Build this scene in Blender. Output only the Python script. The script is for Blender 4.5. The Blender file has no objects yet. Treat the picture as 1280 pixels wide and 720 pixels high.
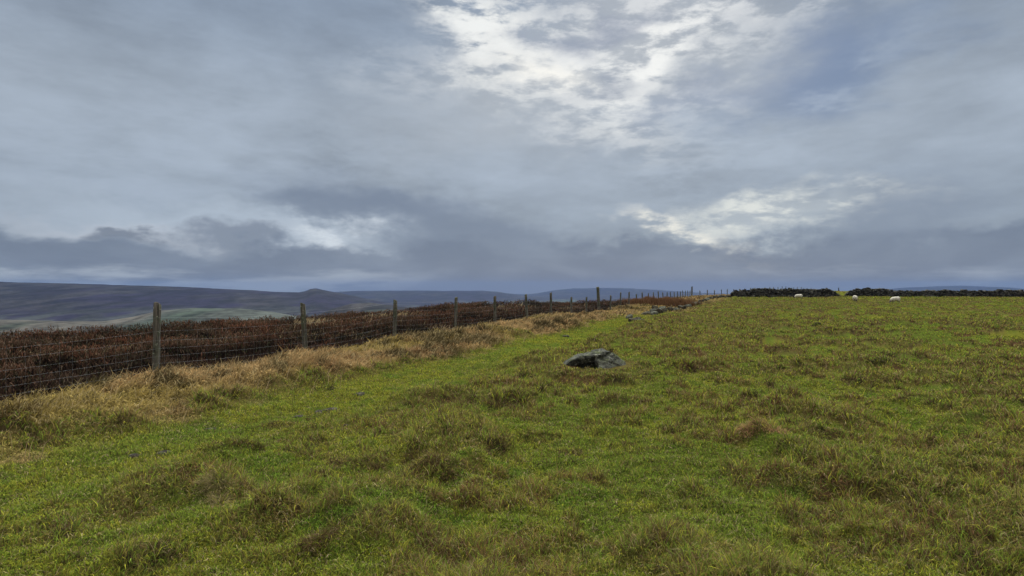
import bpy, bmesh, math, random
import numpy as np
from mathutils import Vector, Matrix, noise as mnoise

SC = bpy.context.scene
COL = SC.collection
R = math.radians
random.seed(7)
rng = np.random.default_rng(11)

# ------------------------------------------------------------------ camera
F = 725.0                      # focal length in pixels of a 1280 px wide frame
EYE = 1.65
cam_d = bpy.data.cameras.new('camera')
cam_d.sensor_width = 36.0
cam_d.lens = F / 1280 * 36
cam_d.clip_start = 0.05
cam_d.clip_end = 40000
cam = bpy.data.objects.new('camera', cam_d)
COL.objects.link(cam)
cam.location = (0, 0, EYE)
cam.rotation_euler = (R(90), 0, 0)
SC.camera = cam

SC.view_settings.view_transform = 'Standard'
SC.view_settings.look = 'None'
SC.view_settings.exposure = 0.10
SC.view_settings.gamma = 1.0
SC.view_settings.use_curve_mapping = False
SC.cycles.max_bounces = 5
SC.cycles.diffuse_bounces = 3
SC.cycles.glossy_bounces = 2
SC.cycles.transmission_bounces = 3
SC.cycles.volume_bounces = 1
SC.cycles.use_denoising = True

# ------------------------------------------------------------------ node helper
class NG:
    """tiny expression builder for node trees"""
    def __init__(s, tree):
        s.t = tree; s.n = tree.nodes; s.l = tree.links
    def put(s, sock, v):
        if v is None: return
        if hasattr(v, 'is_linked') or hasattr(v, 'links'):
            s.l.new(v, sock)
        else:
            if isinstance(v, (tuple, list)) and len(v) == 3 and sock.type == 'RGBA':
                v = (*v, 1)
            sock.default_value = v
    def node(s, typ, **kw):
        n = s.n.new(typ)
        for k, v in kw.items(): setattr(n, k, v)
        return n
    def m(s, op, a, b=None, c=None, clamp=False):
        n = s.node('ShaderNodeMath', operation=op, use_clamp=clamp)
        s.put(n.inputs[0], a); s.put(n.inputs[1], b); s.put(n.inputs[2], c)
        return n.outputs[0]
    def add(s, a, b): return s.m('ADD', a, b)
    def sub(s, a, b): return s.m('SUBTRACT', a, b)
    def mul(s, a, b): return s.m('MULTIPLY', a, b)
    def div(s, a, b): return s.m('DIVIDE', a, b)
    def smooth(s, x, a, b, lo=0.0, hi=1.0):
        n = s.node('ShaderNodeMapRange', interpolation_type='SMOOTHSTEP')
        s.put(n.inputs['Value'], x)
        n.inputs['From Min'].default_value = a; n.inputs['From Max'].default_value = b
        n.inputs['To Min'].default_value = lo; n.inputs['To Max'].default_value = hi
        return n.outputs[0]
    def lin(s, x, a, b, lo=0.0, hi=1.0):
        n = s.node('ShaderNodeMapRange')
        s.put(n.inputs['Value'], x)
        n.inputs['From Min'].default_value = a; n.inputs['From Max'].default_value = b
        n.inputs['To Min'].default_value = lo; n.inputs['To Max'].default_value = hi
        return n.outputs[0]
    def noise(s, vec, scale, detail=4, rough=.5, dist=0.0, out='Fac'):
        n = s.node('ShaderNodeTexNoise')
        s.put(n.inputs['Vector'], vec)
        n.inputs['Scale'].default_value = scale; n.inputs['Detail'].default_value = detail
        n.inputs['Roughness'].default_value = rough; n.inputs['Distortion'].default_value = dist
        return n.outputs[out]
    def xyz(s, x, y, z):
        n = s.node('ShaderNodeCombineXYZ')
        s.put(n.inputs[0], x); s.put(n.inputs[1], y); s.put(n.inputs[2], z)
        return n.outputs[0]
    def sep(s, v):
        n = s.node('ShaderNodeSeparateXYZ'); s.put(n.inputs[0], v)
        return n.outputs
    def mix(s, f, a, b, blend='MIX'):
        n = s.node('ShaderNodeMix', data_type='RGBA', blend_type=blend)
        s.put(n.inputs[0], f); s.put(n.inputs[6], a); s.put(n.inputs[7], b)
        return n.outputs[2]
    def map(s, v, loc=(0,0,0), rot=(0,0,0), sc=(1,1,1)):
        n = s.node('ShaderNodeMapping')
        s.put(n.inputs[0], v); n.inputs[1].default_value = loc
        n.inputs[2].default_value = rot; n.inputs[3].default_value = sc
        return n.outputs[0]

def srgb(r, g, b):
    f = lambda c: (c/255/12.92) if c/255 <= .04045 else ((c/255+.055)/1.055)**2.4
    return (f(r), f(g), f(b))

# ------------------------------------------------------------------ sky and sun
SUN_AZ, SUN_EL = 12.0, 34.0
def build_world():
    w = bpy.data.worlds.new('World'); SC.world = w; w.use_nodes = True
    t = w.node_tree; t.nodes.clear(); g = NG(t)
    d = g.node('ShaderNodeTexCoord').outputs['Generated']
    x, y, z = g.sep(d)
    az = g.m('ARCTAN2', x, y)
    el = g.m('ARCSINE', z)
    zc = g.m('MAXIMUM', z, 0.0)
    zz = g.add(zc, 0.10)
    P = g.xyz(g.mul(az, 3.0), g.mul(g.m('POWER', g.m('MAXIMUM', el, .0), .8), 5.0), 0.0)          # flat cloud deck seen in perspective
    # ragged edges: sky angles warped by cloud-deck and by isotropic noise
    A = g.xyz(az, g.mul(el, 1.9), 0.0)
    wn = g.sep(g.noise(A, 6.0, 5, .55, out='Color'))
    wf = g.sep(g.noise(A, 26.0, 4, .6, out='Color'))
    waz = g.add(az, g.add(g.mul(g.sub(wn[0], .5), .30), g.mul(g.sub(wf[0], .5), .06)))
    wel = g.add(el, g.add(g.mul(g.sub(wn[1], .5), .13), g.mul(g.sub(wf[1], .5), .035)))
    def ang(px, py):
        a = math.atan((px-640)/F); return a, math.atan((360-py)/F*math.cos(a))
    def blob(px, py, rx, ry, rot=0., soft=1.0, uaz=waz, uel=wel):
        a0, e0 = ang(px, py)
        c, s = math.cos(R(rot)), math.sin(R(rot))
        da = g.sub(uaz, a0); de = g.sub(uel, e0)
        k1 = g.mul(g.add(g.mul(da, c), g.mul(de, s)), F/rx)
        k2 = g.mul(g.sub(g.mul(de, c), g.mul(da, s)), F/ry)
        r = g.m('SQRT', g.add(g.mul(k1, k1), g.mul(k2, k2)))
        return g.smooth(r, 1.0+soft*.5, max(0., 1.0-soft))
    big = g.noise(P, .55, 5, .5, .3)
    mid = g.noise(g.map(P, (3, 1, 0), (0, 0, .5), (1, 1.2, 1)), 1.7, 6, .55, .4)
    fine = g.noise(g.map(A, rot=(0, 0, .35), sc=(1, 1.5, 1)), 13.0, 8, .62, .15)
    wisp = g.noise(g.map(A, (5, 2, 0), (0, 0, .55), (1, 1.7, 1)), 7.0, 7, .62, .2)
    # base tone by height
    c_hi = srgb(134, 148, 166); c_mid = srgb(154, 165, 178); c_low = srgb(138, 150, 165)
    base = g.mix(g.smooth(el, R(3), R(13)), c_low, c_mid)
    base = g.mix(g.smooth(el, R(15), R(27)), base, c_hi)
    v = g.add(g.mul(g.sub(big, .5), .70), g.mul(g.sub(mid, .5), .45))
    v = g.add(v, g.mul(g.sub(wisp, .5), .38)); v = g.add(v, g.mul(g.sub(fine, .5), .26))
    tone = g.add(1.0, v)
    col = g.mix(1.0, base, g.xyz(tone, tone, tone), 'MULTIPLY')
    # blue opening
    bl = blob(1025, 85, 120, 52, 12, .8)
    bl2 = blob(870, 115, 70, 22, 15, 1)
    col = g.mix(g.mul(bl, .9), col, srgb(98, 119, 150))
    col = g.mix(g.mul(bl2, .25), col, srgb(110, 125, 160))
    def lay(mask, c, k=1.0):
        nonlocal col
        col = g.mix(g.mul(mask, k), col, srgb(*c))
    # thin pale veils
    lay(g.mul(blob(300, 225, 330, 80, 0, 1), g.smooth(wisp, .35, .7)), (166, 178, 194), .55)
    lay(g.mul(blob(930, 175, 190, 40, 20, 1), g.smooth(wisp, .42, .66)), (168, 180, 194), .75)
    # breaks with light behind the deck
    tex = g.smooth(g.add(g.mul(fine, .75), g.mul(wisp, .25)), .42, .58)
    tex2 = g.smooth(g.add(g.mul(fine, .6), g.mul(wisp, .4)),   .43, .56)
    lay(blob(760, 70, 270, 80, 14, 1), (178, 184, 190), .8)
    lay(g.mul(blob(700, 85, 160, 62, -22, 1), tex), (238, 239, 236), 1.0)
    lay(g.mul(blob(620, 60, 62, 46, -40, .9), tex2), (240, 240, 234), 1.0)
    lay(g.mul(blob(668, 96, 60, 19, -10, 1), g.add(.55, g.mul(tex, .45))), (255, 252, 242), 1.0)
    lay(g.mul(blob(850, 15, 330, 50, 8, 1), tex2), (214, 217, 219), .95)
    lay(g.mul(blob(820, 70, 90, 34, 30, 1), tex2), (240, 241, 238), .95)
    lay(g.mul(blob(600, 35, 60, 30, -30, 1), tex), (236, 238, 236), .9)
    # lower right break
    lay(blob(940, 283, 200, 38, -6, .9), (158, 169, 181), .75)
    lay(g.mul(blob(975, 266, 140, 24, 4, .8), g.add(.2, g.mul(tex2, .8))), (216, 219, 214), 1.0)
    lay(g.mul(blob(840, 290, 85, 15, -16, .8), tex2), (232, 230, 220), 1.0)
    lay(g.mul(blob(925, 322, 60, 13, -4, .9), tex2), (228, 227, 216), 1.0)
    # lower left break
    lay(blob(290, 283, 260, 26, -4, .9), (172, 184, 198), .85)
    lay(g.mul(blob(425, 297, 62, 20, 0, .8), g.add(.3, g.mul(tex2, .7))), (204, 212, 220), 1.0)
    lay(blob(200, 288, 120, 12, 0, .9), (186, 192, 202), .7)
    # darker cloud bodies
    lay(blob(440, 258, 95, 22, 4, .8), (118, 130, 148), .85)
    lay(blob(620, 310, 260, 42, -16, .7), (112, 124, 143), .85)
    lay(blob(170, 290, 36, 10, 0, .6), (112, 122, 138), .9)
    lay(blob(285, 298, 55, 18, -8, .6), (120, 131, 148), .9)
    lay(blob(760, 110, 60, 14, 12, .9), (140, 150, 166), .6)
    lay(blob(735, 42, 80, 16, 6, .9), (140, 150, 168), .75)
    lay(blob(1010, 303, 120, 12, 4, .9), (124, 136, 152), .7)
    lay(blob(1110, 290, 90, 50, 30, .9), (122, 134, 152), .7)
    # low dark stratus bank, then a paler slit above the hills
    e = wel
    bank = g.mul(g.smooth(e, R(4.8), R(3.4)), 1.0)
    col = g.mix(g.mul(bank, .9), col, g.mix(g.smooth(mid, .35, .7), srgb(104, 116, 136), srgb(122, 134, 152)))
    slit = g.mul(g.smooth(g.add(el, g.mul(g.sub(g.noise(g.map(A, sc=(1, 2.2, 1)), 9, 5, .6), .5), .05)), R(1.9), R(1.0)), g.smooth(g.noise(g.map(A, sc=(1, 3, 1)), 6, 4), .40, .58))
    left = g.smooth(az, R(-2), R(-20)); right = g.smooth(az, R(14), R(24))
    col = g.mix(g.mul(slit, g.m('MAXIMUM', left, g.mul(right, .6))), col, srgb(158, 168, 180))
    col = g.mix(g.mul(g.smooth(g.add(el, g.mul(g.sub(wn[2], .5), .06)), R(1.8), R(.2)), g.mul(g.sub(1.0, g.mul(left, .6)), .9)), col, srgb(99, 111, 131))
    # added brightness overhead and behind the viewer, boosted to light the turf
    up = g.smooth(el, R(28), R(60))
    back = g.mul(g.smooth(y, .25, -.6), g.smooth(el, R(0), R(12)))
    # broad bright glow added high ahead, above the frame, to backlight the hummocks
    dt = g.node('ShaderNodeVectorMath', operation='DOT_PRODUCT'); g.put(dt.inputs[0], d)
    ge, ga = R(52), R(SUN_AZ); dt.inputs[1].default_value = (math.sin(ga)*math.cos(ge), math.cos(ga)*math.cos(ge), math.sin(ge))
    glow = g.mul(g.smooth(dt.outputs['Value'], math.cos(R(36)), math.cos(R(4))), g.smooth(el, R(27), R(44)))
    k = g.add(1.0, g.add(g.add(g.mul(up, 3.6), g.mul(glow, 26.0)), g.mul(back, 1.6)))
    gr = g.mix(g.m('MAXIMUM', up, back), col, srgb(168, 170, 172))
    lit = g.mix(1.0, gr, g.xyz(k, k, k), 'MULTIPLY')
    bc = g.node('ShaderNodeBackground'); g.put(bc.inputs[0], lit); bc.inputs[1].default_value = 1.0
    sky = g.node('ShaderNodeTexSky', sky_type='NISHITA', sun_disc=False)
    sky.sun_elevation = R(SUN_EL); sky.sun_rotation = R(SUN_AZ); sky.altitude = 400
    bs = g.node('ShaderNodeBackground'); g.put(bs.inputs[0], sky.outputs[0]); bs.inputs[1].default_value = .08
    mx = g.node('ShaderNodeMixShader')
    cover = g.sub(.95, g.mul(bl, .12))
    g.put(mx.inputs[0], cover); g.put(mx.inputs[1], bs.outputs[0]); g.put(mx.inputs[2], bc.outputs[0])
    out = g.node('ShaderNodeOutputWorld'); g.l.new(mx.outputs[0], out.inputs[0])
    w.cycles.sampling_method = 'MANUAL'; w.cycles.sample_map_resolution = 512
build_world()

sd = bpy.data.lights.new('sun', 'SUN'); sd.energy = 1.5; sd.angle = R(14); sd.color = (1, .95, .87)
so = bpy.data.objects.new('sun', sd); COL.objects.link(so)
sv = Vector((math.sin(R(SUN_AZ))*math.cos(R(SUN_EL)), math.cos(R(SUN_AZ))*math.cos(R(SUN_EL)), math.sin(R(SUN_EL))))
so.rotation_euler = sv.to_track_quat('Z', 'Y').to_euler(); so.location = (0, 0, 60)

# ------------------------------------------------------------------ numpy noise
_perm = np.random.default_rng(3).permutation(4096)
def _h(ix, iy, s):
    return _perm[(_perm[(ix + s*131) & 4095] + iy) & 4095] / 4095.0
def vnoise(x, y, s=0):
    ix = np.floor(x).astype(np.int64); iy = np.floor(y).astype(np.int64)
    fx = x-ix; fy = y-iy
    fx = fx*fx*fx*(fx*(fx*6-15)+10); fy = fy*fy*fy*(fy*(fy*6-15)+10)
    a = _h(ix, iy, s); b = _h(ix+1, iy, s); c = _h(ix, iy+1, s); d = _h(ix+1, iy+1, s)
    return (a*(1-fx)+b*fx)*(1-fy)+(c*(1-fx)+d*fx)*fy
def fbm(x, y, oct=4, s=0, gain=.5):
    t = 0; a = 1; n = 0
    for o in range(oct):
        c, q = math.cos(.6*o+.3), math.sin(.6*o+.3)
        t = t + a*vnoise((x*c-y*q)*2**o+17.3*o, (x*q+y*c)*2**o-9.1*o, s+o); n += a; a *= gain
    return t/n
def sstep(x, a, b):
    t = np.clip((x-a)/(b-a), 0, 1); return t*t*(3-2*t)

# ------------------------------------------------------------------ terrain shape
F0 = np.array([-6.0, 9.8]); FD = np.array([.368, .930]); S0 = np.array([31.0, 100.0]); SD2 = np.array([.605, .796])
FD = FD/np.linalg.norm(FD); SD2 = SD2/np.linalg.norm(SD2)
FD = (S0-F0)/np.linalg.norm(S0-F0)
# slight sag of the first leg towards the moor so it follows the photographed posts
def fence_bow(t): return 0.0*t
def dfence(x, y):
    """signed distance to the fence line, positive on the pasture side"""
    d1 = (x-F0[0])*FD[1]-(y-F0[1])*FD[0]
    d2 = (x-S0[0])*SD2[1]-(y-S0[1])*SD2[0]
    return np.minimum(d1, d2)

TUSS = [  # px, py, width px, height m, style, label
 (266, 572, 66, .16, 'brown', 'low dark brown tussock beside the green path at the left'),
 (272, 628, 50, .22, 'pale', 'pale tuft of long straw coloured blades in the near left turf'),
 (545, 598, 72, .22, 'brown', 'large round brown grass tussock in the near centre foreground'),
 (948, 556, 46, .26, 'rust', 'rusty orange tall grass tuft on the right of the field'),
 (1108, 458, 50, .24, 'dark', 'dark mounded tussock near the right edge halfway up the field'),
 (853, 444, 34, .16, 'dark', 'small flat dark tussock just right of the big boulder'),
 (345, 534, 66, .14, 'brown', 'long low brown tussock along the lower edge of the green path'),
 (410, 489, 26, .12, 'dark', 'small dark round tussock sitting in the middle of the green path'),
 (700, 470, 30, .15, 'brown', 'brown tussock just left of and below the big boulder'),
 (1046, 418, 26, .2, 'brown', 'brown tussock out in the field below the breach in the wall'),
 (460, 585, 80, .17, 'brown', 'broad ragged brown tussock left of the foreground centre'),
 (1020, 410, 14, .16, 'dark', 'tiny dark tussock far out in the right of the field'),
 (400, 690, 84, .17, 'brown', 'brown grassy hummock at the very bottom left of the turf'),
 (850, 685, 80, .15, 'brown', 'brown mossy hummock at the bottom right of the foreground'),
 (1090, 672, 90, .16, 'moss', 'yellow mossy hummock low in the right foreground'),
]
def px2w(px, py, z=0.0):
    Y = (EYE-z)*F/(py-360); return (px-640)/F*Y, Y

STONES = [ # px, py, width px, kind
 (450, 494, 13), (414, 511, 20), (398, 514, 13), (374, 520, 14), (205, 568, 18), (262, 536, 14), (168, 571, 14), (708, 421, 9), (432, 533, 8)]
KEEP = []
for a in STONES:
    X, Y = px2w(a[0], a[1]); KEEP.append((X, Y, a[2]/F*Y*.5))
KEEP += [(39.1, 79, .75), (39.06, 66, .7), (40.3, 61, .8)]
BX, BY = 1.70, 11.55
KEEP += [(BX+a, BY+b  , .26) for a in (-.4, -.1, .2, .45) for b in (.0, .12)]

def gz(x, y):
    """height of the near ground (world z) anywhere"""
    x = np.asarray(x, float); y = np.asarray(y, float)
    r = np.hypot(x, y); d = dfence(x, y)
    z = (fbm(x/9, y/9, 3, 5)-.5)*.35*sstep(r, 3, 25)
    u = fbm(x/1.15, y/1.15, 3, 21)
    hum = sstep(u, .45, .75)
    path = sstep(d, 2.4, 2.9)*(1-sstep(d, 4.1, 4.9))
    z = z + (hum*.17 + (fbm(x/.42, y/.42, 2, 31)-.5)*.10 + (fbm(x/.17, y/.17, 2, 33)-.5)*.05*sstep(-r, -30, -12))*(1-.8*path)
    z = z - .03*path - .07*np.exp(-((x-BX)**2/.8+(y-BY+.35)**2/.3))
    z = z + .10*np.exp(-((d-1.2)/1.1)**2)
    for px, py, w, h, st, lb in TUSS:
        X, Y = px2w(px, py); s = max(w/F*Y*.5, .12)
        k = (np.abs(x-X) < 4*s) & (np.abs(y-Y) < 4*s)
        z = z + np.where(k, h*.25*np.exp(-(((x-X)/s)**2+((y-Y)/(s*.8))**2)), 0)
    # moor falls away beyond its crest
    s = np.maximum(-(d+6.5+3*(fbm(x/14, y/14, 2, 44)-.5)), 0)
    z = z - .13*s*s/(s+7)
    # pasture swells gently past the wall, then rolls off
    z = z + .85*sstep(y, 98, 165)*sstep(d, -9, -.5) - .55*sstep(y, 42, 75)*sstep(-d, .3, 5)
    s2 = np.maximum(r-175, 0); z = z - .06*s2*s2/(s2+60)
    return z

RIDGES = [ # depth, front width, back width, floor, [(px, py)...]
 (900, 330, 300, [(-400,392),(0,400),(130,402),(165,397),(200,389),(240,385.4),(300,386),(340,390),(372,396),(420,405),(480,425),(900,440)]),
 (1250, 250, 250, [(300,430),(400,400),(438,394.5),(456,389),(475,387.3),(500,389),(522,393),(580,400),(900,440)]),
 (1650, 330, 350, [(300,410),(380,400),(415,386),(439,379.4),(463,378),(487,381),(512,385),(530,388.5),(600,396),(900,420)]),
 (3600, 1500, 900, [(-400,350),(0,352.5),(160,356.6),(250,359.6),(300,362.3),(345,365),(374,365.6),(382,364.2),(388,361.6),(395,361.0),(404,362.8),(430,368),(456,373),(490,380),(520,386),(600,400),(900,400)]),
 (5200, 900, 900, [(300,396),(440,384),(480,381),(526,379.5),(566,378.5),(620,377),(700,378),(800,383),(1000,390)]),
 (7500, 1500, 1200, [(200,376),(330,371),(400,366.5),(440,364),(480,363.5),(560,363.4),(600,363.4),(622,365),(640,367.4),(655,370),(700,374),(900,378),(1300,376)]),
 (10800, 1500, 1000, [(300,376),(560,372),(640,371),(655,369),(672,366.4),(692,363),(717,360.6),(750,359.8),(790,360.6),(830,363),(870,365.5),(920,368),(1000,371),(1080,364.5),(1110,361.5),(1135,359.4),(1200,357),(1400,356)]),
]
FLOOR = -135.0
def hz(x, y):
    az = np.clip(np.arctan2(x, y), -R(62), R(62)); r = np.hypot(x, y)
    dep = r*np.cos(az); u = 640+F*np.tan(az)
    acc = np.zeros_like(r); best = np.zeros(r.shape, int); bv = np.full(r.shape, -1.)
    for i, (D, wf, wb, pts) in enumerate(RIDGES):
        xs = [p[0] for p in pts]; ys = [p[1] for p in pts]
        jit = (fbm(u/30, u*0+i*7.7, 4, 60+i)-.5)*.9
        yy = np.interp(u, xs, ys)+jit*(1 if i != 3 else .7)
        top = EYE+(360-yy)/F*D
        e = dep-D*(1+.05*(fbm(u/120, u*0+i, 2, 80)-.5))
        g = np.exp(-(e/np.where(e < 0, wf, wb))**2)
        h = np.maximum(top-FLOOR, 0)*g
        acc = acc+h**8
        m = h > bv; bv = np.where(m, h, bv); best = np.where(m, i, best)
    return FLOOR+acc**(1/8), best
def terrain(x, y):
    r = np.hypot(x, y)
    zn = gz(x, y)
    zh, best = hz(x, y)
    k = 1/(1+np.exp(-(zh-zn)/6))
    far = sstep(r, 300, 420)
    z = np.where(r < 300, zn, np.maximum(zn, zh)*far+zn*(1-far))
    gul = (fbm(x/160, y/160, 5, 90)-.5)*18*sstep(r, 700, 1500)*np.clip((zh-FLOOR)/60, 0, 1)
    top = sstep(r, 700, 1500)
    return z+gul*top*.45, np.where((zh > zn) & (r > 350), best+1, 0)

# ------------------------------------------------------------------ colours of the ground cover
def C(*a): return np.array(a, float)
GREEN = C(.165, .238, .028); LUSH = C(.100, .215, .020); YEL = C(.365, .350, .036); BROWN = C(.230, .150, .060)
DARKB = C(.060, .042, .022); TAN = C(.41, .262, .112); RUST = C(.27, .135, .062); SOIL = C(.030, .024, .014)
HEATH = C(.022, .013, .009)
def mixc(a, b, k):
    return a*(1-k[..., None])+b*k[..., None]
def cover(x, y):
    """colour, blade length, tussockiness for the pasture at x,y"""
    d = dfence(x, y); r = np.hypot(x, y)
    n1 = fbm(x/2.6, y/2.6, 4, 101); n2 = fbm(x/.38, y/.38, 4, 111, .6); n3 = fbm(x/7, y/7, 3, 121); n4 = fbm(x/.9, y/.9, 4, 131, .6)
    n5 = fbm(x/.16, y/.16, 3, 141, .6)
    hum = sstep(fbm(x/1.15, y/1.15, 3, 21), .45, .72)
    c = np.broadcast_to(GREEN, x.shape+(3,)).copy()
    c = mixc(c, LUSH, sstep(n4*.7+n1*.3, .50, .62)*.85)
    c = mixc(c, YEL, .12+sstep(n2*.6+n1*.4, .40, .58)*.7)
    bn = hum*.25+n1*.30+n2*.75+n4*.42+(n3-.5)*.6
    brown = sstep(bn+.07*sstep(n5, .4, .6)+.05*sstep(-r, -11, -5), .80, .97)
    far_tan = sstep(d, 9, 3)*sstep(r, 26, 45)
    tan = np.maximum(sstep(d+(n1-.5)*1.9+(n2-.5)*1.1, 3.0, 2.2), far_tan*sstep(n1, .25, .5))
    path = sstep(d, 2.5, 3.0)*(1-sstep(d, 4.0, 5.2))*(1-far_tan)
    brown = brown*(1-.9*path)
    c = mixc(c, BROWN, brown*.72)
    dk = np.maximum(sstep(n2*.45+n5*.55, .53, .64), sstep(n4*.6+n2*.4, .56, .66)*.9)*(1-.7*path)
    c = mixc(c, mixc(np.broadcast_to(DARKB, c.shape), RUST*.7, sstep(n4, .4, .7)), dk*(.68+.28*brown)*(1-.6*tan))
    t = mixc(np.broadcast_to(TAN, c.shape)*.95, RUST*.9, sstep(n4, .47, .62)*.75)
    t = mixc(t, YEL*.8, sstep(n1, .5, .7)*.35)
    t = mixc(t, C(.045, .038, .018), sstep(n2*.5+n4*.5, .51, .60)*.9)
    c = mixc(c, t, tan*(.85+.15*n2))
    clump = .45+1.25*sstep(n5, .3, .7)
    ln = (.026+.03*n2+.040*brown*(.5+n4))*clump+.088*tan*(.2+1.4*sstep(n2*.6+n4*.4, .35, .6))-.010*path
    ln = ln*(1-.45*sstep(r, 25, 70)*(1-tan))
    return c, np.maximum(ln, .018), brown, tan

# ------------------------------------------------------------------ mesh helpers
def mesh_from(name, co, quads, tris=None, col=None, smooth=False, mat=None):
    me = bpy.data.meshes.new(name)
    nq = len(quads); nt = 0 if tris is None else len(tris)
    me.vertices.add(len(co)); me.vertices.foreach_set('co', np.ascontiguousarray(co, np.float32).ravel())
    parts = []
    if nq: parts.append(np.asarray(quads, np.int32).ravel())
    if nt: parts.append(np.asarray(tris, np.int32).ravel())
    li = np.concatenate(parts)
    me.loops.add(len(li)); me.loops.foreach_set('vertex_index', li)
    me.polygons.add(nq+nt)
    st = np.concatenate([np.arange(nq)*4, nq*4+np.arange(nt)*3]).astype(np.int32)
    me.polygons.foreach_set('loop_start', st)
    if smooth: me.polygons.foreach_set('use_smooth', np.ones(nq+nt, bool))
    if col is not None:
        a = me.color_attributes.new('Col', 'FLOAT_COLOR', 'POINT')
        c4 = np.ones((len(co), 4), np.float32); c4[:, :3] = col
        a.data.foreach_set('color', c4.ravel())
    me.update(calc_edges=True)
    if mat: me.materials.append(mat)
    return me
def link(name, me, parent=None, loc=None):
    o = bpy.data.objects.new(name, me); COL.objects.link(o)
    if parent: o.parent = parent
    if loc is not None: o.location = loc
    return o
def tag(o, label=None, cat=None, group=None, kind=None):
    if label: o['label'] = label
    if cat: o['category'] = cat
    if group: o['group'] = group
    if kind: o['kind'] = kind
    return o
def empty(name, loc, rz=0):
    o = bpy.data.objects.new(name, None); COL.objects.link(o); o.location = loc; o.rotation_euler = (0, 0, rz)
    o.empty_display_size = .2
    return o

def newmat(name):
    m = bpy.data.materials.new(name); m.use_nodes = True
    t = m.node_tree; t.nodes.clear(); g = NG(t)
    out = g.node('ShaderNodeOutputMaterial')
    return m, g, out
def principled(g, out, col, rough=.9, normal=None, spec=.2):
    b = g.node('ShaderNodeBsdfPrincipled')
    g.put(b.inputs['Base Color'], col); g.put(b.inputs['Roughness'], rough)
    b.inputs['Specular IOR Level'].default_value = spec
    if normal is not None: g.l.new(normal, b.inputs['Normal'])
    g.l.new(b.outputs[0], out.inputs['Surface']); return b
def bump(g, h, strength=.5, dist=.02):
    n = g.node('ShaderNodeBump'); g.put(n.inputs['Height'], h)
    n.inputs['Strength'].default_value = strength; n.inputs['Distance'].default_value = dist
    return n.outputs[0]

def mat_blades(name, trans=.35):
    m, g, out = newmat(name)
    a = g.node('ShaderNodeAttribute', attribute_name='Col').outputs['Color']
    df = g.node('ShaderNodeBsdfDiffuse'); g.put(df.inputs[0], a)
    tr = g.node('ShaderNodeBsdfTranslucent'); g.put(tr.inputs[0], a)
    mx = g.node('ShaderNodeMixShader'); mx.inputs[0].default_value = trans
    g.l.new(df.outputs[0], mx.inputs[1]); g.l.new(tr.outputs[0], mx.inputs[2])
    g.l.new(mx.outputs[0], out.inputs['Surface'])
    return m
M_GRASS = mat_blades('grass_blades', .35)
M_DRY = mat_blades('dry_blades', .3)
M_HEATH = mat_blades('heather_sprigs', .12)

def mat_ground():
    m, g, out = newmat('turf_and_moor')
    a = g.node('ShaderNodeAttribute', attribute_name='Col').outputs['Color']
    p = g.node('ShaderNodeNewGeometry').outputs['Position']
    n = g.noise(p, 9, 6, .65); n2 = g.noise(p, 60, 3, .6); n3 = g.noise(p, .9, 5, .6)
    k = g.add(.35, g.add(g.mul(n, .55), g.add(g.mul(n2, .45), g.mul(n3, .3))))
    c = g.mix(1.0, a, g.xyz(k, k, k), 'MULTIPLY')
    principled(g, out, c, 1.0, bump(g, g.add(n, g.mul(n2, .4)), .8, .04), 0.0)
    return m
def mat_hills():
    m, g, out = newmat('moorland_hills')
    a = g.node('ShaderNodeAttribute', attribute_name='Col').outputs['Color']
    p = g.node('ShaderNodeNewGeometry').outputs['Position']
    n = g.noise(g.map(p, sc=(1, .35, 2)), .012, 8, .65); n2 = g.noise(p, .06, 5, .6)
    k = g.add(.25, g.add(g.mul(g.smooth(n, .36, .62), .95), g.mul(g.smooth(n2, .35, .65), .55)))
    c = g.mix(1.0, a, g.xyz(k, k, k), 'MULTIPLY')
    principled(g, out, c, 1.0, None, .05)
    return m

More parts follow.
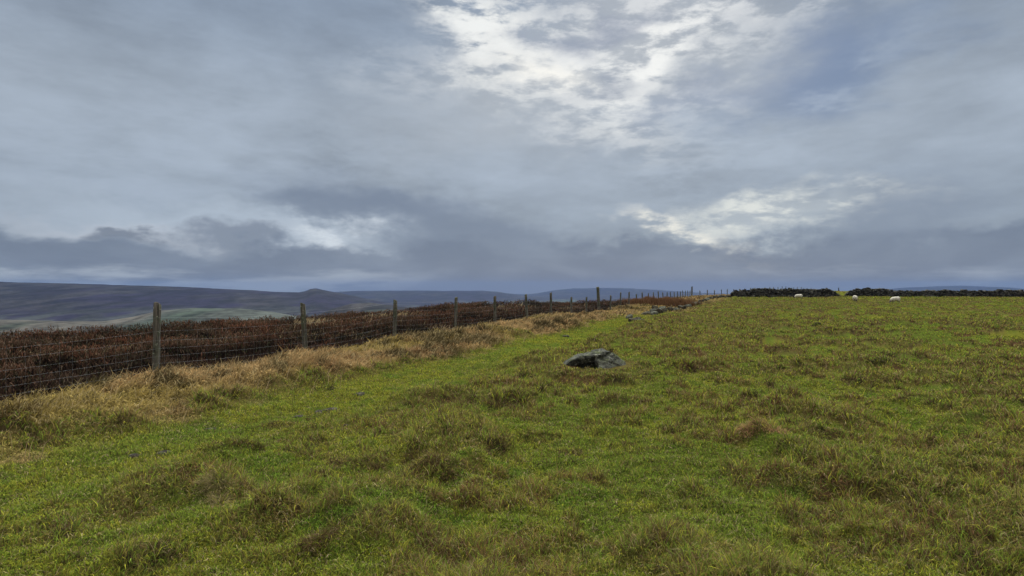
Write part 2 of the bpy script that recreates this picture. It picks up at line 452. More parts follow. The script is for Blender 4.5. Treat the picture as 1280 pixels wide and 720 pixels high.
# ------------------------------------------------------------------ ground and hills (one polar sheet, split in two rings)
def build_terrain():
    fr = np.linspace(-R(56), R(56), 1300)
    bk = np.linspace(R(56), 2*math.pi-R(56), 150)[1:-1]
    az = np.concatenate([fr, bk]); na = len(az)
    def ring(rr):
        rg, ag = np.meshgrid(rr, az, indexing='ij')
        x = rg*np.sin(ag); y = rg*np.cos(ag)
        z, who = terrain(x, y)
        return x, y, z, who
    def quads(nr):
        i = np.arange(nr-1)[:, None]; j = np.arange(na)[None, :]; j2 = (j+1) % na
        q = np.stack([i*na+j, (i+1)*na+j, (i+1)*na+j2, i*na+j2], -1).reshape(-1, 4)
        return q[:, ::-1]
    r_near = np.geomspace(.35, 380, 520); r_far = np.concatenate([np.geomspace(380, 13200, 420)])
    x, y, z, who = ring(r_near)
    c, ln, br, tn = cover(x, y); d = dfence(x, y)
    base = c*.24+SOIL*.3
    base = mixc(base, HEATH*.6, sstep(d+(fbm(x/1.1, y/1.1, 2, 7)-.5)*.5, .1, -.35)*(1-.5*sstep(np.hypot(x, y), 90, 200)))
    far = sstep(np.hypot(x, y), 70, 120)
    base = mixc(base, c*.30, far*sstep(d, -1, 1))  # far ground colour darkened to stand in for missing shade between blades
    grn = sstep(-d, 60, 200)*.6
    base = mixc(base, C(.10, .11, .05), grn)
    co = np.stack([x, y, z], -1).reshape(-1, 3)
    co = np.vstack([co, [[0, 0, float(z[0].mean())]]])
    col = np.vstack([base.reshape(-1, 3), [[.05, .08, .02]]])
    cap = np.stack([np.full(na, len(co)-1), np.arange(na), (np.arange(na)+1) % na], -1)[:, ::-1]
    me = mesh_from('ground', co, quads(len(r_near)), cap, col, True, mat_ground())
    tag(link('ground', me), kind='structure')
    x, y, z, who = ring(r_far)
    n1 = fbm(x/260, y/420, 5, 201); n2 = fbm(x/90, y/200, 4, 211)
    purple = C(.0090, .0075, .015); olive = C(.016, .0145, .015); palegr = C(.038, .042, .034); straw = C(.052, .047, .037); field = C(.030, .046, .029)
    mo = mixc(np.broadcast_to(purple, x.shape+(3,)), olive, sstep(n1, .42, .62))
    mo = mixc(mo, C(.007, .006, .009), sstep(n2, .5, .62)*.85)
    pg = mixc(np.broadcast_to(palegr, x.shape+(3,)), straw, sstep(n1, .4, .6))
    pg = mixc(pg, field*.7, sstep(n2, .5, .68)*.6)
    c = mo.copy()
    w = (who == 1) | (who == 2); c = np.where(w[..., None], pg, c)
    w = who == 3; c = np.where(w[..., None], mixc(pg, mo, sstep(n1, .35, .55)*.8), c)
    u = 640+F*x/np.maximum(y, 1)
    low = (who == 5); c = np.where(low[..., None], mixc(mixc(mo, palegr, sstep(n2, .45, .55)), field, sstep(n1, .5, .6)*.6), c)
    low4 = (who == 4)[..., None]*sstep(z, -45, -110)[..., None]
    c = c*(1-low4*.7)+mixc(mo, palegr, sstep(n2, .4, .6)*.8)*low4*.7
    w = (who == 0); c = np.where(w[..., None], mixc(olive*np.ones_like(c), purple, sstep(n1, .4, .6)), c)
    co = np.stack([x, y, z], -1).reshape(-1, 3)
    me = mesh_from('hills', co, quads(len(r_far)), None, c.reshape(-1, 3), True, mat_hills())
    tag(link('hills', me), kind='structure')
build_terrain()

# ------------------------------------------------------------------ blades
def blades(x, y, z, length, width, az, lean, cb, ct, curve=.6, two=True):
    """n grass blades as one arrays set; returns co, quads, tris, col"""
    n = len(x)
    sx, sy = np.cos(az+math.pi/2), np.sin(az+math.pi/2)
    yaw = rng.uniform(0, math.pi, n)              # blade plane, independent of the lean
    wx, wy = np.cos(yaw)*width/2, np.sin(yaw)*width/2
    lx, ly = np.cos(az), np.sin(az)
    h1 = length*.55; o1 = np.sin(lean)*h1*.7; v1 = np.cos(lean*.7)*h1
    l2 = np.minimum(lean*(1+curve)+.1, 1.9)
    o2 = o1+np.sin(l2)*length*.45; v2 = v1+np.cos(l2)*length*.45
    P = np.empty((n, 5, 3), np.float32)
    P[:, 0] = np.stack([x-wx, y-wy, z], -1); P[:, 1] = np.stack([x+wx, y+wy, z], -1)
    P[:, 2] = np.stack([x+lx*o1+wx*.8, y+ly*o1+wy*.8, z+v1], -1); P[:, 3] = np.stack([x+lx*o1-wx*.8, y+ly*o1-wy*.8, z+v1], -1)
    P[:, 4] = np.stack([x+lx*o2, y+ly*o2, z+np.maximum(v2, .003)], -1)
    b = np.arange(n)[:, None]*5
    q = b+np.array([0, 1, 2, 3]); t = b+np.array([3, 2, 4])
    cc = np.empty((n, 5, 3), np.float32)
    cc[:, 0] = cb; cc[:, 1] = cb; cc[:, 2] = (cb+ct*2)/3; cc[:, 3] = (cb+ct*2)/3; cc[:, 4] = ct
    return P.reshape(-1, 3), q, t, cc.reshape(-1, 3)
def join(parts):
    co, q, t, c = [], [], [], []; off = 0
    for p in parts:
        co.append(p[0]); q.append(p[1]+off); t.append(p[2]+off); c.append(p[3]); off += len(p[0])
    return np.vstack(co), np.vstack(q), np.vstack(t), np.vstack(c)
def sector(n, r0, r1, power, half=50):
    """random points in the view sector, areal density ~ r**-power"""
    u = rng.uniform(0, 1, n); e = 2-power
    r = (r0**e+u*(r1**e-r0**e))**(1/e)
    a = rng.uniform(-R(half), R(half), n)
    return r*np.sin(a), r*np.cos(a), r
def keepmask(x, y, k=1.0):
    m = np.ones(len(x), bool)
    for X, Y, s in KEEP: m &= ((x-X)**2+((y-Y)*1.0)**2) > (s*k)**2
    return m

def n_path(d): return sstep(d, 2.5, 3.0)*(1-sstep(d, 4.0, 5.2))
def build_grass():
    x, y, r = sector(1500000, 1.7, 125, 1.75)
    d = dfence(x, y)
    m = (d > -.25) & keepmask(x, y, .95) & ~((y > 99.3) & (y < 100.7) & (x > 38))
    x, y, r, d = x[m], y[m], r[m], d[m]
    c, ln, br, tn = cover(x, y); n = len(x)
    isT = tn > rng.uniform(.25, .75, n)
    rnd = rng.uniform(0, 1, n)
    v = rng.normal(1.04, .34, n).clip(.3, 2.1)[:, None]
    col = c*v
    straw = rng.uniform(0, 1, n) < .06+.2*br
    col[straw] = (C(.30, .23, .11)*v[straw])
    u = rng.uniform(0, 1, n)
    gr = (u < .30) & (tn < .4); col[gr] = GREEN*v[gr]
    gr = (u > .30) & (u < .42) & (tn < .4); col[gr] = YEL*v[gr]
    gr = (u > .84) & (tn < .4) & (n_path(d) < .5); col[gr] = BROWN*.8*v[gr]
    gr = (u > .75) & (u < .84) & (tn < .4); col[gr] = DARKB*v[gr]
    z = gz(x, y)-.002
    length = ln*rng.uniform(.55, 1.35, n)
    width = np.maximum(.0028+.0016*rnd, .00105*r)*(1+.3*isT)
    length = np.maximum(length, width*1.0)
    az = rng.uniform(0, 2*math.pi, n)
    lean = rng.uniform(.25, 1.25, n)
    wind = isT & (rng.uniform(0, 1, n) < .75)
    az[wind] = rng.normal(-.15, .7, wind.sum())
    lean[wind] = rng.uniform(.5, 1.45, wind.sum())
    near_b = (np.hypot(x-BX, (y-BY+.5)*.8) < 1.0); length[near_b] *= .55
    k = ~isT
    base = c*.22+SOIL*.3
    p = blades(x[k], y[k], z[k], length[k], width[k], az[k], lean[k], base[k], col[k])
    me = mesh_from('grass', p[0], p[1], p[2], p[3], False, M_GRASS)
    tag(link('grass', me), 'short mixed green, yellow and brown turf of the sheep pasture', 'grass', kind='stuff')
    # dense matted under-layer close to the viewer: moss, clover and dead stems
    X, Y, rr = sector(1000000, 1.8, 14, 1.5); mm = (dfence(X, Y) > 2.2) & keepmask(X, Y, .95); X, Y, rr = X[mm], Y[mm], rr[mm]; n = len(X)
    c2, l2, b2, t2 = cover(X, Y); u = rng.uniform(0, 1, n); v2 = rng.normal(1, .35, n).clip(.3, 2)[:, None]
    cc = c2*v2; mm = u < .25; cc[mm] = C(.11, .15, .028)*v2[mm]; mm = (u > .25) & (u < .40); cc[mm] = C(.20, .20, .04)*v2[mm]; mm = u > .84; cc[mm] = C(.085, .06, .03)*v2[mm]
    dead = (u > .62) & (u < .67); cc[dead] = C(.33, .25, .13)*v2[dead]
    L = rng.uniform(.012, .034, n)*(.7+.8*sstep(fbm(X/.1, Y/.1, 2, 150), .3, .7)); L[dead] *= 2.4
    ln_ = rng.uniform(.2, 1.5, n); ln_[dead] = rng.uniform(1.1, 1.55, dead.sum())
    W = np.where(dead, .0025, rng.uniform(.004, .008, n))+.0003*rr
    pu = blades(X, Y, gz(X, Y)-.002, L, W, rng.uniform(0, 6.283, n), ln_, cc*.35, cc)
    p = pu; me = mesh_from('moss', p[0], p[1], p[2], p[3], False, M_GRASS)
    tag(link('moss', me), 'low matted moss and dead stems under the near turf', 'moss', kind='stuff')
    k = isT
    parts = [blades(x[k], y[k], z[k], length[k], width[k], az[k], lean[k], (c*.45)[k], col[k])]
    # long bleached stems arching over the strip
    n = 3600
    X, Y, rr = sector(n*3, 5, 60, 1.3); dd = dfence(X, Y); mm = (dd > .0) & (dd < 3.1) & (fbm(X/.8, Y/.8, 2, 300) > .45)
    X, Y, rr = X[mm], Y[mm], rr[mm]; n = len(X)
    cc = np.tile(C(.46, .33, .17), (n, 1))*rng.uniform(.45, 1.0, (n, 1))
    parts.append(blades(X, Y, gz(X, Y), rng.uniform(.16, .36, n), np.maximum(.003, .0009*rr), rng.normal(-.1, .6, n), rng.uniform(.2, .8, n), cc*.6, cc))
    p = join(parts)
    me = mesh_from('dry_grass', p[0], p[1], p[2], p[3], False, M_DRY)
    tag(link('dry_grass', me), 'bleached tan windblown grass strip along the foot of the fence', 'dry grass', kind='stuff')
build_grass()

def build_heather():
    x, y, r = sector(2100000, 6, 120, 1.45, 56)
    d = dfence(x, y)
    edge = .55*(fbm(x/.7, y/.7, 2, 7)-.5)
    m = (d < -.12+edge) & (d > -26) & (r > 5) & (y < 99)
    # grassy patches within the moor
    gp = (fbm(x/6, y/6, 2, 400) > .66) & (r > 25)
    m &= ~gp | (rng.uniform(0, 1, len(x)) < .15)
    x, y, r, d = x[m], y[m], r[m], d[m]; n = len(x)
    bush = fbm(x/.95, y/.95, 5, 410, .62); big = fbm(x/3.2, y/3.2, 2, 420)
    hc = (.04+.56*sstep(bush, .40, .60)+.80*(big-.5)+.10*fbm(x/.25, y/.25, 2, 415))*sstep(-d, -.1, .3)*(1-.35*sstep(y, 40, 80))
    hc = (hc-.07).clip(.10, .62)
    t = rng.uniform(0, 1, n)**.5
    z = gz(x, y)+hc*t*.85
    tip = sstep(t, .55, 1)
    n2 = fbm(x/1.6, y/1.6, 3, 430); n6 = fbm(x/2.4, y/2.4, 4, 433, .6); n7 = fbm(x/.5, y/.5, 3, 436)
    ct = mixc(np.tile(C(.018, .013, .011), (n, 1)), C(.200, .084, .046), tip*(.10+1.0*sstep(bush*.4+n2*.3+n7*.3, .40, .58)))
    ct = mixc(ct, C(.135, .105, .070), sstep(n6, .52, .60)*tip*.6)
    ct = mixc(ct, C(.028, .026, .018), sstep(n6, .46, .38)*.6)
    ct = mixc(ct, C(.20, .15, .10), (rng.uniform(0, 1, n) < .12)*tip*.8)
    ct = mixc(ct, C(.06, .065, .03), (rng.uniform(0, 1, n) < .15)*.7)
    ct = ct*rng.uniform(.6, 1.4, (n, 1))*.72
    length = rng.uniform(.03, .11, n)*(1+.003*r); width = np.maximum(.005, .00085*r)*rng.uniform(.7, 1.5, n)
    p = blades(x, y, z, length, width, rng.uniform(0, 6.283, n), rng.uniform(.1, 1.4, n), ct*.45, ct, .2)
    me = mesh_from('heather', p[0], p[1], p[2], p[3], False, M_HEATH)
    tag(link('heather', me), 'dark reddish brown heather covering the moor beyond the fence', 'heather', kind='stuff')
    # tall russet rushes by the old wall
    n = 26000
    t = rng.uniform(0, 1, n); X = 9.8+t*6.2+rng.normal(0, .35, n); Y = 49.5+t*3.5+rng.normal(0, .8, n)
    cl = fbm(X/.9, Y/.9, 2, 440); mm = cl > .40-.1*t; X, Y, t, cl = X[mm], Y[mm], t[mm], cl[mm]; n = len(X)
    cc = np.tile(C(.15, .08, .04), (n, 1))*rng.uniform(.5, 1.5, (n, 1))
    hh = (.12+.80*sstep(cl, .40, .64))*rng.uniform(.55, 1, n)
    p = blades(X, Y, gz(X, Y), hh, np.full(n, .028), rng.uniform(0, 6.283, n), rng.uniform(0, .35, n), cc*.5, cc, .3)
    me = mesh_from('rushes', p[0], p[1], p[2], p[3], False, M_HEATH)
    tag(link('rushes', me), 'tall russet brown rushes growing across the far part of the fence', 'rushes', kind='stuff')
    # pale grass in the openings of the moor
    x, y, r = sector(160000, 16, 150, 1.3, 45); d = dfence(x, y)
    m = (d < -.4) & (d > -22) & (fbm(x/6, y/6, 2, 400) > .63); x, y, r = x[m], y[m], r[m]; n = len(x)
    cc = np.tile(C(.34, .25, .13), (n, 1))*rng.uniform(.6, 1.25, (n, 1))
    p = blades(x, y, gz(x, y), rng.uniform(.15, .4, n), np.maximum(.006, .0011*r), rng.normal(-.1, .8, n), rng.uniform(.2, 1, n), cc*.6, cc)
    me = mesh_from('moor_grass', p[0], p[1], p[2], p[3], False, M_DRY)
    tag(link('moor_grass', me), 'pale straw grass filling openings in the heather moor', 'moor grass', kind='stuff')
build_heather()

STY = {'brown': (C(.125, .080, .034), C(.05, .05, .02), .5), 'pale': (C(.30, .235, .10), C(.14, .13, .05), .75), 'rust': (C(.30, .17, .08), C(.12, .10, .04), .8),
       'dark': (C(.060, .050, .022), C(.05, .06, .02), .45), 'moss': (C(.20, .19, .035), C(.09, .10, .02), .3)}
def build_tussocks():
    for px, py, w, h, st, lb in TUSS:
        X, Y = px2w(px, py); s = max(w/F*Y*.5, .1)
        n = int(min(9000, 2200+w*70)); nc = 14
        cen = rng.normal(0, .55, (nc, 2))*np.array([1, .8]); ch = rng.uniform(.45, 1.0, nc); ch[0] = 1; cen[0] = 0
        sz = rng.uniform(.14, .34, nc); k = rng.integers(0, nc, n)
        q = cen[k]+rng.normal(0, 1, (n, 2))*sz[k][:, None]
        x = X+q[:, 0]*s; y = Y+q[:, 1]*s*.85
        ct, cb, up = STY[st]; loc_ = (q-cen[k])/sz[k][:, None]; rad = np.sqrt((loc_**2).sum(1)).clip(0, 2)/2
        v = rng.uniform(.45, 1.35, (n, 1)); hue = rng.uniform(.7, 1.3, nc)[k][:, None]; col = np.tile(ct, (n, 1))*v*hue
        u = rng.uniform(0, 1, n)
        gm = u < .13; col[gm] = (GREEN*.8*v[gm]); gm = (u > .25) & (u < .32); col[gm] = YEL*v[gm]; gm = u > .95; col[gm] = C(.34, .26, .14)*v[gm]
        length = h*.85*ch[k]*(1.0-.5*rad)*rng.uniform(.35, 1.0, n)
        az = np.where(rng.uniform(0, 1, n) < .45, np.arctan2(loc_[:, 1], loc_[:, 0]), rng.uniform(0, 6.283)+rng.normal(0, .8, n)); az = az+rng.normal(0, .6, n); lean = (.35+.6*rad*(1.3-up)+rng.uniform(0, .9, n)).clip(0, 1.6)
        z = gz(x, y); zb = float(gz(np.array([X]), np.array([Y]))[0])
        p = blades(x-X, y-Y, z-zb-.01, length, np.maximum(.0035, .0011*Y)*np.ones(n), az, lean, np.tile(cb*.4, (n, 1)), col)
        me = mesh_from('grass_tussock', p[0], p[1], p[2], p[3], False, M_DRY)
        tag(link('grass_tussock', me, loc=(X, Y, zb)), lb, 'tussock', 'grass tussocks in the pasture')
build_tussocks()

# ------------------------------------------------------------------ materials for solid things
def mat_wood():
    m, g, out = newmat('weathered_wood')
    tc = g.node('ShaderNodeTexCoord').outputs['Object']
    oi = g.node('ShaderNodeObjectInfo').outputs['Random']
    v = g.node('ShaderNodeVectorMath', operation='ADD'); g.put(v.inputs[0], tc); g.put(v.inputs[1], g.xyz(g.mul(oi, 9), 0, g.mul(oi, 5)))
    p = v.outputs[0]
    grain = g.noise(g.map(p, sc=(38, 38, 2.2)), 1, 6, .6, .3)
    n = g.noise(p, 6, 5, .6); n2 = g.noise(p, 22, 4, .6)
    c = g.mix(g.smooth(grain, .35, .65), srgb(36, 31, 26), srgb(92, 85, 74))
    z = g.sep(tc)[2]
    alg = g.mul(g.smooth(n, .42, .6), g.lin(z, .2, 1.1, .45, .9))
    c = g.mix(alg, c, srgb(58, 62, 42))
    c = g.mix(g.mul(g.smooth(n2, .62, .7), .8), c, srgb(150, 154, 130))
    c = g.mix(g.smooth(n, .58, .72), c, srgb(34, 29, 24))
    principled(g, out, c, .92, bump(g, g.add(grain, n2), .9, .012), .15)
    return m
def mat_wire():
    m, g, out = newmat('galvanised_wire')
    b = principled(g, out, (.20, .20, .19), .7, None, .5); b.inputs['Metallic'].default_value = .35
    return m
def mat_rock(name, dark=(38, 38, 38), light=(104, 104, 98), lich=(150, 152, 140), moss=.5, scale=1.0, island=False):
    m, g, out = newmat(name)
    tc = g.node('ShaderNodeTexCoord').outputs['Object']
    geo = g.node('ShaderNodeNewGeometry')
    nz = g.sep(geo.outputs['Normal'])[2]
    n = g.noise(tc, 4*scale, 8, .62); n2 = g.noise(tc, 26*scale, 6, .6, .3); n3 = g.noise(tc, 9*scale, 5, .6, .5)
    str_ = g.noise(g.map(tc, rot=(.2, .5, 0), sc=(9, 9, 2)), 1.5*scale, 5, .6)
    c = g.mix(g.smooth(g.add(g.mul(n, .6), g.mul(n2, .4)), .38, .62), srgb(*dark), srgb(*light))
    c = g.mix(g.mul(g.smooth(str_, .57, .68), .55), c, srgb(*lich))
    c = g.mix(g.mul(g.smooth(n2, .60, .68), .75), c, srgb(*lich))
    up = g.mul(g.smooth(nz, .2, .9), g.smooth(n3, .48, .62))
    c = g.mix(g.mul(up, moss), c, srgb(70, 76, 38))
    if island:
        q = g.m('POWER', geo.outputs['Random Per Island'], 2.0); q = g.add(.5, g.mul(q, 2.6)); c = g.mix(1.0, c, g.xyz(q, q, q), 'MULTIPLY')
    principled(g, out, c, .95, bump(g, g.add(g.mul(n, 1.2), n2), 1.0, .03/scale), .06)
    return m
M_WOOD = mat_wood(); M_WIRE = mat_wire()
M_BOULDER = mat_rock('boulder_gritstone', (31, 31, 27), (86, 85, 74), (146, 143, 122), .6)
M_STONE = mat_rock('loose_gritstone', (22, 20, 16), (68, 61, 50), (112, 104, 86), .5, 2.0)
M_WALL = mat_rock('wall_gritstone', (19, 18, 17), (56, 53, 49), (88, 86, 77), .5, .5, True)

# ------------------------------------------------------------------ fence
def ring_tube(pts, rad, sides=3):
    """tube along points -> co, quads"""
    pts = np.asarray(pts, float); n = len(pts)
    tan = np.gradient(pts, axis=0); tan /= np.linalg.norm(tan, axis=1)[:, None]+1e-9
    up = np.where(np.abs(tan[:, 2:3]) > .9, np.array([[1., 0, 0]]), np.array([[0, 0, 1.]]))
    a = np.cross(tan, up); a /= np.linalg.norm(a, axis=1)[:, None]; b = np.cross(tan, a)
    th = np.arange(sides)*2*math.pi/sides
    co = (pts[:, None]+rad*(a[:, None]*np.cos(th)[None, :, None]+b[:, None]*np.sin(th)[None, :, None])).reshape(-1, 3)
    i = np.arange(n-1)[:, None]*sides; j = np.arange(sides)[None]
    q = np.stack([i+j, i+(j+1) % sides, i+sides+(j+1) % sides, i+sides+j], -1).reshape(-1, 4)
    return co, q
class Acc:
    def __init__(s): s.co = []; s.q = []; s.n = 0
    def add(s, cq):
        s.co.append(cq[0]); s.q.append(cq[1]+s.n); s.n += len(cq[0])
    def mesh(s, name, mat): return mesh_from(name, np.vstack(s.co), np.vstack(s.q), None, None, False, mat)

def post_mesh(rad, h, seed, sink=.35):
    rn = random.Random(seed)
    bm = bmesh.new(); sides = 12; levels = 16
    flat = rn.uniform(0, 6.28); rings = []
    zs = [-sink+(h+sink)*i/(levels-1) for i in range(levels)]+[h+.012]
    for i, z in enumerate(zs):
        ring = []
        k = 1.0+.05*math.sin(i*.9+seed)
        if i == len(zs)-1: k *= .82
        for j in range(sides):
            a = j*2*math.pi/sides
            r = rad*k*(1+.09*mnoise.noise((math.cos(a)*1.5+seed*3.1, math.sin(a)*1.5, z*2.5)))
            if abs(((a-flat+math.pi) % (2*math.pi))-math.pi) < .8: r *= .86/max(.86, math.cos(((a-flat+math.pi) % (2*math.pi))-math.pi)+.05)
            ring.append(bm.verts.new((math.cos(a)*r, math.sin(a)*r, z+(.02*math.cos(a+seed) if i >= levels-1 else 0))))
        rings.append(ring)
    for a, b in zip(rings, rings[1:]):
        for j in range(sides): bm.faces.new((a[j], a[(j+1) % sides], b[(j+1) % sides], b[j]))
    c = bm.verts.new((0, 0, h+.014))
    for j in range(sides): bm.faces.new((rings[-1][j], rings[-1][(j+1) % sides], c))
    bm.normal_update()
    me = bpy.data.meshes.new('post'); bm.to_mesh(me); bm.free()
    for p in me.polygons: p.use_smooth = True
    me.materials.append(M_WOOD)
    return me

def z1(x, y): return float(gz(np.array([x]), np.array([y]))[0])
def build_fence():
    # pixel columns of the photographed posts -> depth along the fence line
    pxs = [195, 382, 493, 569, 619, 659, 689, 714, 733, 749, 763, 775.6, 786, 795.5, 803, 810, 818, 824, 828, 833, 838, 841, 844.6, 851, 855, 858, 861, 864]
    def on_line(px):
        t = (px-640)/F   # F0 + s*FD with x = t*y
        s = (t*F0[1]-F0[0])/(FD[0]-t*FD[1]); return F0+FD*s
    pos = [F0-FD*3.9*2, F0-FD*3.9]
    tops = {195: 1.24, 382: 1.24, 749: 1.72}
    P = [on_line(p) for p in pxs]
    # even out the far end where pixels are coarse
    for k in range(16, len(P)):
        t = (k-15)/(len(P)-15); P[k] = P[15]*(1-t)+S0*t
    seq = [(p, 1.2, .058) for p in pos]+[(P[i], {0: 1.27, 1: 1.24, 9: 1.78}.get(i, 1.14+.05*math.sin(i*2.3)), .10 if i == 9 else .056) for i in range(len(P))]
    seq.append((S0, 1.62, .13))
    root = empty('stock_fence', (F0[0], F0[1], z1(*F0)))
    tag(root, 'old wooden post and wire netting stock fence between the heather and the pasture', 'fence')
    o0 = np.array(root.location)
    protos = [post_mesh(1.0*.056, 1.2, s) for s in range(6)]
    def put_posts(root, o0, seq, fat=1):
        for i, (p, h, rad) in enumerate(seq):
            me = protos[i % 6] if rad < .08 else post_mesh(rad, h, 20+i)
            o = bpy.data.objects.new('post', me); COL.objects.link(o); o.parent = root
            o.location = (p[0]-o0[0], p[1]-o0[1], z1(*p)-o0[2])
            if rad < .08: o.scale = (fat, fat, h/1.2)
            o.rotation_euler = (R(random.uniform(-3.2, 3.2)), R(random.uniform(-3.2, 3.2)), random.uniform(0, 6.28))
            if rad > .08: o['label'] = 'thick tall straining post'
    put_posts(root, o0, seq)
    def wires(root, o0, pts, hs, near, step, rw, vertical=True, nrm=(.93, -.37)):
        net = Acc(); top = Acc()
        pts = [np.array(p) for p in pts]
        off = np.array(nrm)*.065
        for a, b in zip(pts, pts[1:]):
            L = np.linalg.norm(b-a); m = 6
            za, zb = z1(*a), z1(*b)
            D = np.linalg.norm((a+b)/2); rad = max(rw, .000017*D)
            for h in hs:
                line = []
                for k in range(m+1):
                    t = k/m; q = a+(b-a)*t+off
                    line.append((q[0]-o0[0], q[1]-o0[1], za*(1-t)+zb*t-o0[2]+h-.012*math.sin(math.pi*t)*(1+3*abs(math.sin(h*31+D)))))
                (top if h > .9 else net).add(ring_tube(line, rad*(1.25 if h > .9 else 1)))
            if vertical and D < near:
                nv = int(L/step)
                for k in range(nv):
                    t = (k+.5+random.uniform(-.1, .1))/nv; q = a+(b-a)*t+off; zb_ = za*(1-t)+zb*t-o0[2]
                    j = random.uniform(-.012, .012)
                    net.add(ring_tube([(q[0]-o0[0], q[1]-o0[1], zb_+.05), (q[0]-o0[0]+j, q[1]-o0[1]+j, zb_+.45), (q[0]-o0[0], q[1]-o0[1], zb_+hs[-2])], rad*.85))
        link('wire_netting', net.mesh('wire_netting', M_WIRE), root)
        link('top_wire', top.mesh('top_wire', M_WIRE), root)
    wires(root, o0, [s[0] for s in seq], [.05, .16, .27, .39, .52, .66, .81, 1.04], 75, .20, .0008)
    # skyline leg
    root2 = empty('stock_fence', (S0[0], S0[1], z1(*S0)))
    tag(root2, 'distant line of thin posts and wire on the skyline behind the dark stone wall', 'fence')
    o2 = np.array(root2.location)
    px2 = [875, 884.5, 893, 902, 909, 917, 924, 931, 938, 944, 950, 956, 962, 967, 972.5, 977.5, 982.5, 987, 992, 996.5, 1001.5, 1005, 1009.5, 1014, 1018, 1022, 1025, 1029, 1032.5, 1036]
    Q = []
    for p in px2:
        t = (p-640)/F; s = (t*S0[1]-S0[0])/(SD2[0]-t*SD2[1]); Q.append(S0+SD2*s)
    seq2 = [(q, 1.12+.10*math.sin(i*1.7)+.05*math.sin(i*5.1), .056) for i, q in enumerate(Q)]
    put_posts(root2, o2, seq2, 1.35)
    wires(root2, o2, [S0]+Q, [.3, .5, .7, .85, 1.04], 0, .3, .003, False, (.80, -.6))
build_fence()

# ------------------------------------------------------------------ stones
def rock_mesh(name, sx, sy, sz, seed, mat, sub=4, cuts=7, rough=.10):
    rn = random.Random(seed)
    bm = bmesh.new(); bmesh.ops.create_icosphere(bm, subdivisions=sub, radius=1)
    planes = []
    for i in range(cuts):
        n = Vector((rn.uniform(-1, 1), rn.uniform(-1, 1), rn.uniform(-.5, 1))).normalized(); planes.append((n, rn.uniform(.55, .85)))
    planes.append((Vector((rn.uniform(-.15, .15), rn.uniform(-.15, .15), 1)).normalized(), .6))
    for v in bm.verts:
        for n, dd in planes:
            k = v.co.dot(n)-dd
            if k > 0: v.co -= n*k*.93
        q = v.co*1.0
        v.co += v.co.normalized()*rough*(mnoise.fractal(q*1.7+Vector((seed, 0, 0)), 1, 2, 5)*.8)
        v.co = Vector((v.co.x*sx, v.co.y*sy, v.co.z*sz))
    me = bpy.data.meshes.new(name); bm.to_mesh(me); bm.free()
    me.materials.append(mat)
    return me

def build_boulder():
    bm = bmesh.new()
    def hull(pts, sub=4, amp=.035, seed=0):
        b = bmesh.new()
        for p in pts: b.verts.new(p)
        bmesh.ops.convex_hull(b, input=b.verts)
        for g_ in [v for v in b.verts if not v.link_faces]: b.verts.remove(g_)
        bmesh.ops.triangulate(b, faces=b.faces)
        for _ in range(sub):
            bmesh.ops.subdivide_edges(b, edges=[e for e in b.edges if e.calc_length() > .03], cuts=1, use_grid_fill=True)
            bmesh.ops.triangulate(b, faces=b.faces)
        for _ in range(6): bmesh.ops.smooth_vert(b, verts=b.verts, factor=.5, use_axis_x=True, use_axis_y=True, use_axis_z=True)
        b.normal_update()
        for v in b.verts:
            q = v.co
            k = mnoise.fractal(Vector((q.x*3.2, q.y*3.2, q.z*5+seed)), 1, 2, 5)
            crack = abs(mnoise.noise(Vector((q.x*2.4+q.z*1.5, q.y*2+seed, q.z*6))))
            v.co += v.normal*(amp*k-.028*max(0, .16-crack)/.16)
        me = bpy.data.meshes.new('t'); b.to_mesh(me); b.free(); bm.from_mesh(me); bpy.data.meshes.remove(me)
    # top slab, tilted up to the right and overhanging the hollow
    hull([(-.56, -.16, .13), (-.60, .12, .10), (-.52, .38, .16), (-.50, -.20, .22), (-.24, -.24, .33), (.10, -.26, .37), (.16, .1, .44), (.20, .42, .40), (-.30, .42, .30),
          (-.46, -.14, .09), (.12, -.18, .24), (.10, .38, .2), (-.3, .38, .1), (-.02, -.27, .33), (.3, .0, .40)], 5, .03, 1)
    # right hand mass running down to the turf
    hull([(-.02, -.28, .30), (.06, -.10, .43), (.30, .02, .41), (.42, .12, .33), (.60, .05, .16), (.64, -.05, -.08), (.50, -.30, -.08), (.22, -.46, -.08), (.05, -.42, .02),
          (.04, -.32, .2), (.30, .40, .3), (.5, .4, -.08), (.0, .40, -.08)], 5, .045, 5)
    # recessed core under the slab
    hull([(-.52, .06, -.1), (-.42, .0, .16), (.1, -.02, .25), (.2, .3, .3), (-.45, .4, .15), (-.55, .4, -.1), (.2, .4, -.1), (.1, .0, -.1)], 4, .03, 9)
    # low toe at the left
    hull([(-.66, -.10, -.08), (-.60, -.14, .06), (-.46, -.18, .14), (-.38, -.14, -.08), (-.50, .2, .12), (-.62, .2, -.08), (-.4, .2, -.08)], 4, .03, 13)
    me = bpy.data.meshes.new('boulder'); bm.to_mesh(me); bm.free(); me.materials.append(M_BOULDER)
    o = link('boulder', me, loc=(BX-.03, BY+.15, z1(BX, BY)+.02)); o.scale = (1.07, 1, .97)
    tag(o, 'large flat topped grey lichened boulder alone in the middle of the field', 'boulder')
build_boulder()

